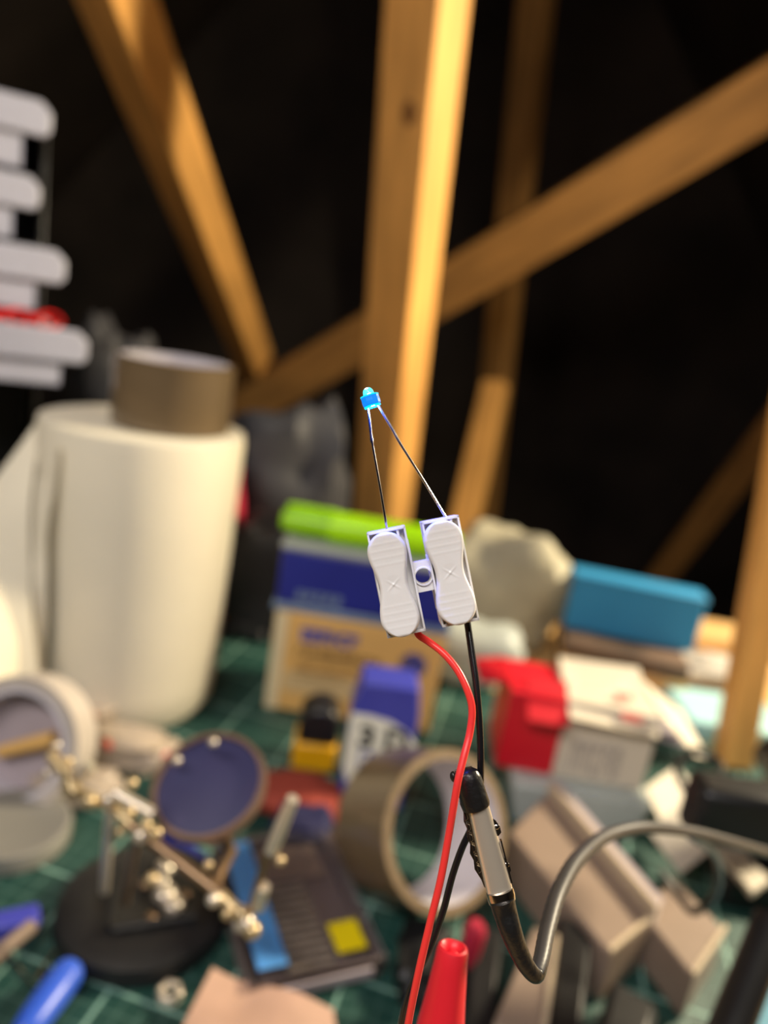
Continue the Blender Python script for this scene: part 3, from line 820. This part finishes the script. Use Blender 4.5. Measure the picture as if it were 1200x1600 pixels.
lever(-48, -2, 'lever'); lever(41.5, -1, 'lever')

# LED
LX = LF(579.5, 627, -math.radians(17))
ld = thing('led', 'small lit blue LED on two bare bent legs above the connector', 'LED', P(579, 632, .128))
fl = MB(LX)
pf = [(11.0, -9.5), (14.6, -5), (15.0, 0), (14.6, 5), (14.8, 8.0), (13, 9.5)]
XD = Matrix(((1, 0, 0, 0), (0, 0, 1, 0), (0, -1, 0, 0), (0, 0, 0, 1)))   # lathe z -> local y
fl.lathe(pf, 9, XD); fl.build('lens_body', 'led_body', ld, smooth=0, bevel=.00008)
e_ = MB(LX)
for (ra, ya_, rb_, yb_) in ((14.2, 8.9, 1.0, 0), (12.4, -8.2, 1.6, 0)):
    pts = [(ra * math.cos(2 * PI * k_ / 9), ya_ + 0.0, -ra * math.sin(2 * PI * k_ / 9)) for k_ in range(10)]
    e_.tube(pts, rb_, 6)
e_.build('lens_edge', 'led_edge', ld, smooth=0)
dm = MB(LX); dm.lathe([(8.6, 8), (8.6, 13), (8.0, 16.5), (6.3, 19.6), (3.6, 21.6), (.6, 22.4)], 20, XD); dm.build('lens_dome', 'led_dome', ld)
dm = MB(LX); dm.ball((0.5, 10.5, 8.0), (3.4, 1.8, 1.2)); dm.ball((-1, 20, 4.6), (3.0, 1.4, 2.6)); dm.build('light_chip', 'led_chip', ld)
l1 = [P(574, 634, .128), P(576.5, 650, .128), P(580, 682, .128), P(583, 700, .128), P(594, 762, .1285), P(604, 824, .130), P(606, 842, .131)]
MB().tube(spline(l1, 5), [2.0 * S] * 6 + [2.2 * S] * 5 + [2.7 * S] * 3 + [1.9 * S] * 17, 8).build('leg', 'steel', ld)
l2 = [P(589, 629, .128), P(598, 645, .128), P(614, 672, .128), P(626, 694, .128), P(660, 748, .1285), P(695, 806, .130), P(702, 818, .131)]
MB().tube(spline(l2, 5), [2.2 * S] * 16 + [2.0 * S] * 15, 8).build('leg', 'steel', ld)
pl = bpy.data.lights.new('led_light', 'POINT'); pl.energy = 0.065; pl.color = (0.03, 0.10, 1.0); pl.shadow_soft_size = 0.0004
po = bpy.data.objects.new('led_light', pl); C.objects.link(po); po.location = LX @ Vector((1, -13, 9))

# wires
rw = [P(650, 978, .134), P(654, 992, .133), P(670, 1003, .1315), P(692, 1020, .130), P(714, 1046, .129), P(730, 1078, .128), P(737.5, 1108, .1275), P(734, 1145, .127),
      P(724, 1185, .1255), P(716, 1218, .1245), P(710, 1252, .1245), P(702, 1300, .125), P(689, 1372, .125), P(672, 1442, .125), P(656, 1510, .125), P(643, 1572, .126), P(630, 1640, .128), P(608, 1740, .134)]
e0 = rw[-1]; rw += [e0 + Vector((-.010, .004, -.05)), Vector((e0.x - .03, e0.y + .02, .05)), Vector((e0.x - .05, e0.y + .01, T0 + .0011)), Vector((e0.x - .10, e0.y - .02, T0 + .0011))]
MB().tube(spline(rw, 7), .00066, 12).build('red_wire', 'red_wire', label='red insulated wire curving down from the white connector', cat='wire')
bw = [P(729, 965, .134), P(731, 978, .1335), P(737, 1020, .132), P(744, 1070, .1305), P(749, 1130, .1295), P(751, 1180, .129), P(751, 1210, .1295), P(749, 1250, .1300), P(738, 1290, .1305),
      P(722, 1325, .131), P(707, 1368, .132), P(692, 1425, .133), P(672, 1480, .134), P(648, 1530, .135), P(632, 1575, .136), P(620, 1640, .138), P(600, 1740, .142)]
e0 = bw[-1]; bw += [e0 + Vector((-.010, .006, -.05)), Vector((e0.x - .02, e0.y + .03, .05)), Vector((e0.x - .04, e0.y + .03, T0 + .0011)), Vector((e0.x - .10, e0.y + .01, T0 + .0011))]
MB().tube(spline(bw, 7), .00062, 12).build('black_wire', 'black_wire', label='black insulated wire running from the connector through the crocodile clip', cat='wire')

# red rubber boot on its own short stand
BX = LF(706, 1494, math.radians(9), .150)
rbt = thing('test_clip', 'red rubber test clip boot pointing up at the bottom edge', 'test clip', G(690, 1640))
m_ = MB(BX)
m_.lathe([(10, 4), (14, 12), (19, 16), (23, 14), (25, 8), (26, -10), (31, -60), (38, -120), (42, -190), (36, -230), (14, -240), (12, -200), (10, -20)], 36, Matrix(((1, 0, 0, 0), (0, 0, 1, 0), (0, -1, 0, 0), (0, 0, 0, 1))), closed=True)
m_.build('boot', 'red_boot', rbt)
MB(BX).ball((2, 4, 3), (9, 6, 8)).build('boot_tip', 'red_boot', rbt)
e0 = BX @ Vector((0, -225, 0))
MB().tube(spline([e0, e0 + Vector((0, .004, -.05)), Vector((e0.x, e0.y + .02, .03)), Vector((e0.x, e0.y + .02, T0))], 6), .0035, 12).build('stem', 'black_rubber', rbt)
c = G(742, 1455, .042)
MB(Matrix.Translation(c)).lathe([(.003, -.02), (.0048, -.014), (.0055, 0), (.0045, .003), (.003, .005)], 20).build('red_plug', 'crimson', label='small red plug standing just behind the red rubber boot', cat='plug')

# ================================================================ standing brown tape in the middle
hc = .0605; c = G(700, 1298, hc + T0)
ya = math.radians(36); ax = Vector((math.sin(ya), -math.cos(ya), .6)).normalized()
Xt = Matrix.Translation(Vector((c.x, c.y, hc + T0))) @ ax.to_track_quat('Z', 'Y').to_matrix().to_4x4()
t2 = thing('tape_roll', 'roll of brown parcel tape standing on edge behind the crocodile clip', 'tape roll', Vector((c.x, c.y, T0)))
MB(Xt).lathe([(.0392, 0), (.042, -.0005), (.042, -.0465), (.0392, -.047)], 64, closed=True).build('tape', 'brown_tape', t2)
MB(Xt).lathe([(.0365, .0003), (.0415, .0003), (.0415, -.0004), (.0365, -.0004)], 64, closed=True).build('edge_ring', 'card_edge', t2)
MB(Xt).lathe([(.0365, 0), (.039, 0), (.039, -.047), (.0365, -.047)], 64, closed=True).build('core', 'tape_core', t2)

# pale tape at the left edge
c = G(22, 1178, .034); ya = math.radians(-10); ax = Vector((math.sin(ya), -math.cos(ya), .35)).normalized()
Xt = Matrix.Translation(Vector((c.x, c.y, .040))) @ ax.to_track_quat('Z', 'Y').to_matrix().to_4x4()
t3 = thing('tape_roll', 'roll of pale tape leaning at the left edge below the kitchen roll', 'tape roll', Vector((c.x, c.y, T0)))
MB(Xt).lathe([(.034, 0), (.041, 0), (.041, -.022), (.034, -.022)], 48, closed=True).build('tape', 'clear_tape', t3)
MB(Xt).lathe([(.031, 0), (.0338, 0), (.0338, -.022), (.031, -.022)], 48, closed=True).build('core', 'tape_core', t3)
MB(Xt).lathe([(.0, -.019), (.0305, -.018), (.0305, -.021), (.0, -.0215)], 40).build('backing_disc', 'lavender', t3)
c2 = Xt @ Vector((.0, -.004, -.012))
MB().tube([c2 + Vector((-.016, 0, -.006)), c2 + Vector((.018, 0, .010))], [.004, .005], 12).build('orange_stub', 'tan_card', t3)

# polythene bags of small parts below the roll
BG = 'clear bags of small parts in front of the kitchen roll'
for i, (px, py, r, sd, lb) in enumerate([(30, 1082, (.03, .018, .012), 61, 'clear polythene bag at the left edge with a blue stripe'),
                                          (112, 1128, (.032, .016, .014), 62, 'clear polythene bag with orange bits at the foot of the kitchen roll'),
                                          (185, 1172, (.034, .014, .012), 63, 'clear polythene bag with red and orange bits in front of the kitchen roll'),
                                          (245, 1172, (.018, .012, .008), 64, 'small clear polythene bag left of the magnifier top'),
                                          (130, 1222, (.024, .012, .009), 65, 'greyish clear polythene bag behind the brass clip joints')]):
    c = G(px, py, .01); c.y -= .005
    c = Vector((c.x, c.y, T0 + r[2]))
    t = thing('parts_bag', lb, 'bag', Vector((c.x, c.y, T0)), BG)
    crumple(c, r, .35, 2.0, sd).build('bag_film', 'poly', t)
    rn = random.Random(sd)
    for j in range(5):
        q = c + Vector((rn.uniform(-.7, .7) * r[0], rn.uniform(-.9, -.2) * r[1], rn.uniform(.3, .9) * r[2]))
        MB().ball(q, (.004, .003, .0025)).build('loose_part', ['orange', 'red_print', 'steel', 'rim', 'nickel'][j], t)
    if i == 0:
        MB().tube([c + Vector((-.012, -.014, .008)), c + Vector((.018, -.008, .017))], .0028, 10).build('blue_strip', 'blue_print', t)

# grey lid, left edge
c = G(22, 1288, .012)
MB(Matrix.Translation(Vector((c.x, c.y, T0)))).lathe([(.026, 0), (.0305, .001), (.031, .009), (.030, .0115), (.028, .012), (.026, .0112), (.001, .0112)], 48).build('metal_disc', 'grey_metal',
    label='round satin grey tin lid lying at the left edge below the pale tape', cat='lid')

# ================================================================ third hand with magnifier
c = G(222, 1440); HB = Matrix.Translation(Vector((c.x, c.y, T0)))
th = thing('third_hand', 'third-hand soldering stand with round black base, magnifier and metal clips', 'third hand', HB)
MB(HB).lathe([(.041, 0), (.0435, .003), (.042, .010), (.030, .015), (.022, .0135), (.001, .012)], 56).build('base', 'iron', th)
tri = [(-.019, .012), (-.008, -.026), (.030, -.010)]
rp = [HB @ Vector((x, y, .0165)) for x, y in tri]
MB().tube([rp[0], rp[1]], .0022, 10).build('base_rail', 'iron', th)
MB().tube([rp[1] + Vector((.0015, 0, 0)), rp[2]], .0022, 10).build('base_rail', 'iron', th)
for x, y, r in ((.004, .020, .005), (.010, .002, .006), (.016, -.004, .0055), (-.002, .006, .003), (.006, .010, .0035), (.008, -.014, .003), (.020, .004, .0028)):
    MB(HB).ball((x, y, .015), (r, r, r * .7)).build('loose_screw', 'rod_brown' if r < .0034 else 'nickel', th)
J = lambda x, y, d: P(x, y, d)
MB().tube([J(163, 1392, .352), J(172, 1262, .315)], .0022, 12).build('upright_rod', 'nickel', th)
MB().tube([J(196, 1410, .35), J(214, 1300, .32)], .0020, 12).build('upright_rod', 'rod_brown', th)
MB().tube([J(178, 1238, .312), J(238, 1272, .312)], .0026, 12).build('cross_bar', 'nickel', th)
MB().tube([J(100, 1228, .33), J(178, 1262, .316), J(212, 1296, .312)], .0024, 12).build('cross_bar', 'brass', th)
MB().tube([J(205, 1290, .312), J(345, 1398, .300)], .0026, 12).build('long_arm', 'rod_brown', th)
MB().tube([J(345, 1398, .300), J(400, 1452, .292)], .0022, 12).build('long_arm', 'brass', th)
MB().tube([J(388, 1438, .292), J(412, 1352, .280), J(428, 1310, .275)], [.0016, .0016, .0020], 12).build('clip_shank', 'rod_brown', th)
MB().tube([J(403, 1418, .288), J(412, 1385, .284)], .0026, 12).build('clip_collar', 'nickel', th)
k = MB(); k.tube([J(424, 1330, .276), J(440, 1290, .272), J(458, 1248, .268)], [.0026, .0027, .0023], 12); k.build('clip_jaw', 'nickel', th)
for i, (x, y, d, r) in enumerate([(75, 1208, .33, .0022), (105, 1190, .33, .0025), (110, 1208, .325, .0030), (88, 1165, .335, .002), (206, 1224, .31, .0024), (140, 1252, .315, .0030), (170, 1250, .312, .0030),
                                  (202, 1270, .308, .0024), (188, 1300, .31, .0024), (220, 1306, .305, .0034), (243, 1302, .305, .0028), (228, 1290, .306, .0026),
                                  (333, 1406, .295, .0028), (355, 1428, .29, .0024), (378, 1428, .288, .0034), (384, 1442, .288, .0036), (394, 1454, .286, .0034), (438, 1345, .276, .0020), (375, 1445, .29, .0028), (238, 1374, .33, .003), (325, 1352, .31, .002)]):
    MB().ball(P(x, y, d), r).build('thumb_screw', 'brass' if i % 3 else 'nickel', th)
MB().tube([J(122, 1212, .325), J(142, 1196, .325)], .0030, 12).build('clip_jaw', 'nickel', th)
MB().tube([J(80, 1180, .332), J(108, 1214, .326), J(118, 1240, .322)], .0030, 12).build('clip_jaw', 'brass', th)
# magnifier
mc = P(327, 1228, .335); nrm = (-CF * .68 + CU * .74 - CR * .05).normalized()
XMg = Matrix.Translation(mc) @ nrm.to_track_quat('Z', 'Y').to_matrix().to_4x4()
MB(XMg).lathe([(.0235, -.003), (.0255, -.003), (.0262, 0), (.0255, .003), (.0235, .003)], 56, closed=True).build('magnifier_rim', 'ring', th)
MB(XMg).lathe([(.001, -.0022), (.012, -.0018), (.0234, -.0004), (.0234, .0004), (.012, .0018), (.001, .0022)], 48).build('magnifier_lens', 'lens', th)
MB().tube([J(345, 1298, .333), J(362, 1330, .325), J(340, 1372, .312), J(333, 1404, .296)], [.0022, .0026, .0026, .0022], 12).build('magnifier_arm', 'rod_brown', th)
for x, y in ((333, 1160), (276, 1188), (280, 1282)): MB().ball(P(x, y, .333), .002).build('rim_screw', 'nickel', th)

c1, c2 = G(255, 1295, .01), G(325, 1352, .01)
c1.z = c2.z = T0 + .006
MB().tube([c1, c2], .0045, 12).build('blue_pen', 'navy', label='dark blue pen barrel lying under the magnifier', cat='pen')

# ================================================================ drill bit case
a, b, d_ = G(385, 1583), G(592, 1533), G(328, 1347)
X = frame(Vector((a.x, a.y, T0)), (b - a)); W = (b - a).length; L = .098
dc = thing('drill_bit_case', 'clear plastic case of tiny drill bits with blue and yellow labels', 'case', X)
k = MB(X); k.box((0, 0, 0), (W, L, .003)); k.box((0, 0, .003), (.002, L, .012)).box((W - .002, 0, .003), (W, L, .012)).box((.002, 0, .003), (W - .002, .002, .012)).box((.002, L - .002, .003), (W - .002, L, .012))
k.build('tray', 'case_tray', dc, bevel=.0008)
MB(X).box((.005, .006, .0142), (.020, L - .006, .0150)).build('label_strip', 'sky_label', dc, bevel=.0005, label='sky blue label strip')
MB(X).box((.0025, .003, .0032), (.0045, L - .004, .0125)).build('divider', 'black', dc)
MB(X).box((.0455, .006, .0142), (.061, .024, .0150)).build('label_tab', 'yellow_label', dc, label='yellow label')
for j in range(11):
    y = .008 + j * .0052
    pts = [X @ Vector((.0215 + i * .0012, y, .008)) for i in range(20)]
    MB().tube(pts, [.0017 * (1.2 if i % 2 else .8) for i in range(20)], 8).build('drill_bit', 'bit', dc)
MB(X).box((.022, .066, .004), (.060, .092, .0075)).build('foam_pad', 'beige', dc, bevel=.001)
k = MB(X); k.box((-.0005, -.0005, .0132), (W + .0005, L + .0005, .0145)).box((-.0012, -.0012, .006), (W + .0012, -.0002, .0145)); k.build('lid', 'case', dc)
MB(X).box((.004, -.0028, .004), (W - .006, -.0013, .010)).build('hinge', 'lavender', dc, bevel=.0005)

# paper in front of the case
m = sheet(G(332, 1512, .018), G(522, 1572, .012), G(540, 1680, .008), G(250, 1680, .012), .0008, 12, 10, .006, 30, 8, minz=T0)
m.build('salmon_card', 'pink', label='salmon pink paper bag at the bottom edge in front of the drill bit case', cat='paper')
# nut
c = G(264, 1566)
XN = Matrix.Translation(Vector((c.x, c.y, T0)))
MB(XN).lathe([(.0034, 0), (.0062, 0), (.0062, .005), (.0034, .005)], 6, closed=True).build('hex_nut', 'nickel', smooth=20, bevel=.0005, label='small steel hex nut lying on the mat near the bottom edge', cat='nut')

# blue handled tool, brown stick, blue bits
p0, p1 = G(116, 1508, .012), G(30, 1625, .012)
pts = [p0.lerp(p1, t) for t in (0, .04, .12, .3, .55, .8, 1.0)]
bt_ = thing('blue_handle_tool', 'tool with a rounded blue handle at the bottom left corner', 'tool', G(60, 1600))
MB().tube(spline(pts, 4), [r for r in [.0015, .003, .0042, .005, .0056, .0061, .0065, .0068, .0070, .0072, .0073, .0074, .0075, .0076, .0076, .0075, .0074, .0073, .0072, .0070, .0068, .0065, .006, .005, .004]], 18).build('handle', 'handle_blue', bt_)
q = p1 + (p1 - p0).normalized() * .004
MB().tube([p1, q, q + (p1 - p0).normalized() * .03], [.005, .0078, .008], 16).build('grip_end', 'black', bt_)
p0, p1 = G(50, 1446, .012), G(-30, 1512, .012)
MB().tube([p0, p1], .0035, 10).build('wooden_stick', 'beige', label='short tan stick at the left edge above the blue handle', cat='stick')
c = G(20, 1452, .004)
MB().box((-.012, -.006, 0), (.012, .006, .010), Matrix.Translation(Vector((c.x, c.y, T0))) @ Matrix.Rotation(.5, 4, 'Z')).build('blue_block', 'violet_blue', bevel=.002, label='small violet blue block under the tan stick', cat='block')
for (xa, ya_, xb, yb, mm, lb) in ((12, 1490, 55, 1545, 'steel', 'thin bare steel pin left of the blue handle'), (58, 1528, 92, 1478, 'rod_brown', 'thin copper brown pin between stick and blue handle')):
    a, b = G(xa, ya_, T0 + .001), G(xb, yb, T0 + .001)
    MB().tube([a, b], .0008, 8).build('metal_pin', mm, label=lb, cat='pin')

# bottom right corner: black bar and teal card
a, b = P(1207, 1440, .30), P(1128, 1640, .27)
MB().tube([a, b], .0075, 14).build('black_tool_bar', 'black', label='black tool bar slanting across the bottom right corner', cat='tool')
c = [G(x, y, .02) for x, y in [(1165, 1545), (1260, 1480), (1280, 1680), (1150, 1680)]]
MB().prism([p - Vector((0, 0, .0175)) for p in c], (0, 0, .0175)).build('teal_box', 'teal_card', bevel=.002, label='teal box in the bottom right corner beyond the black bar', cat='box')
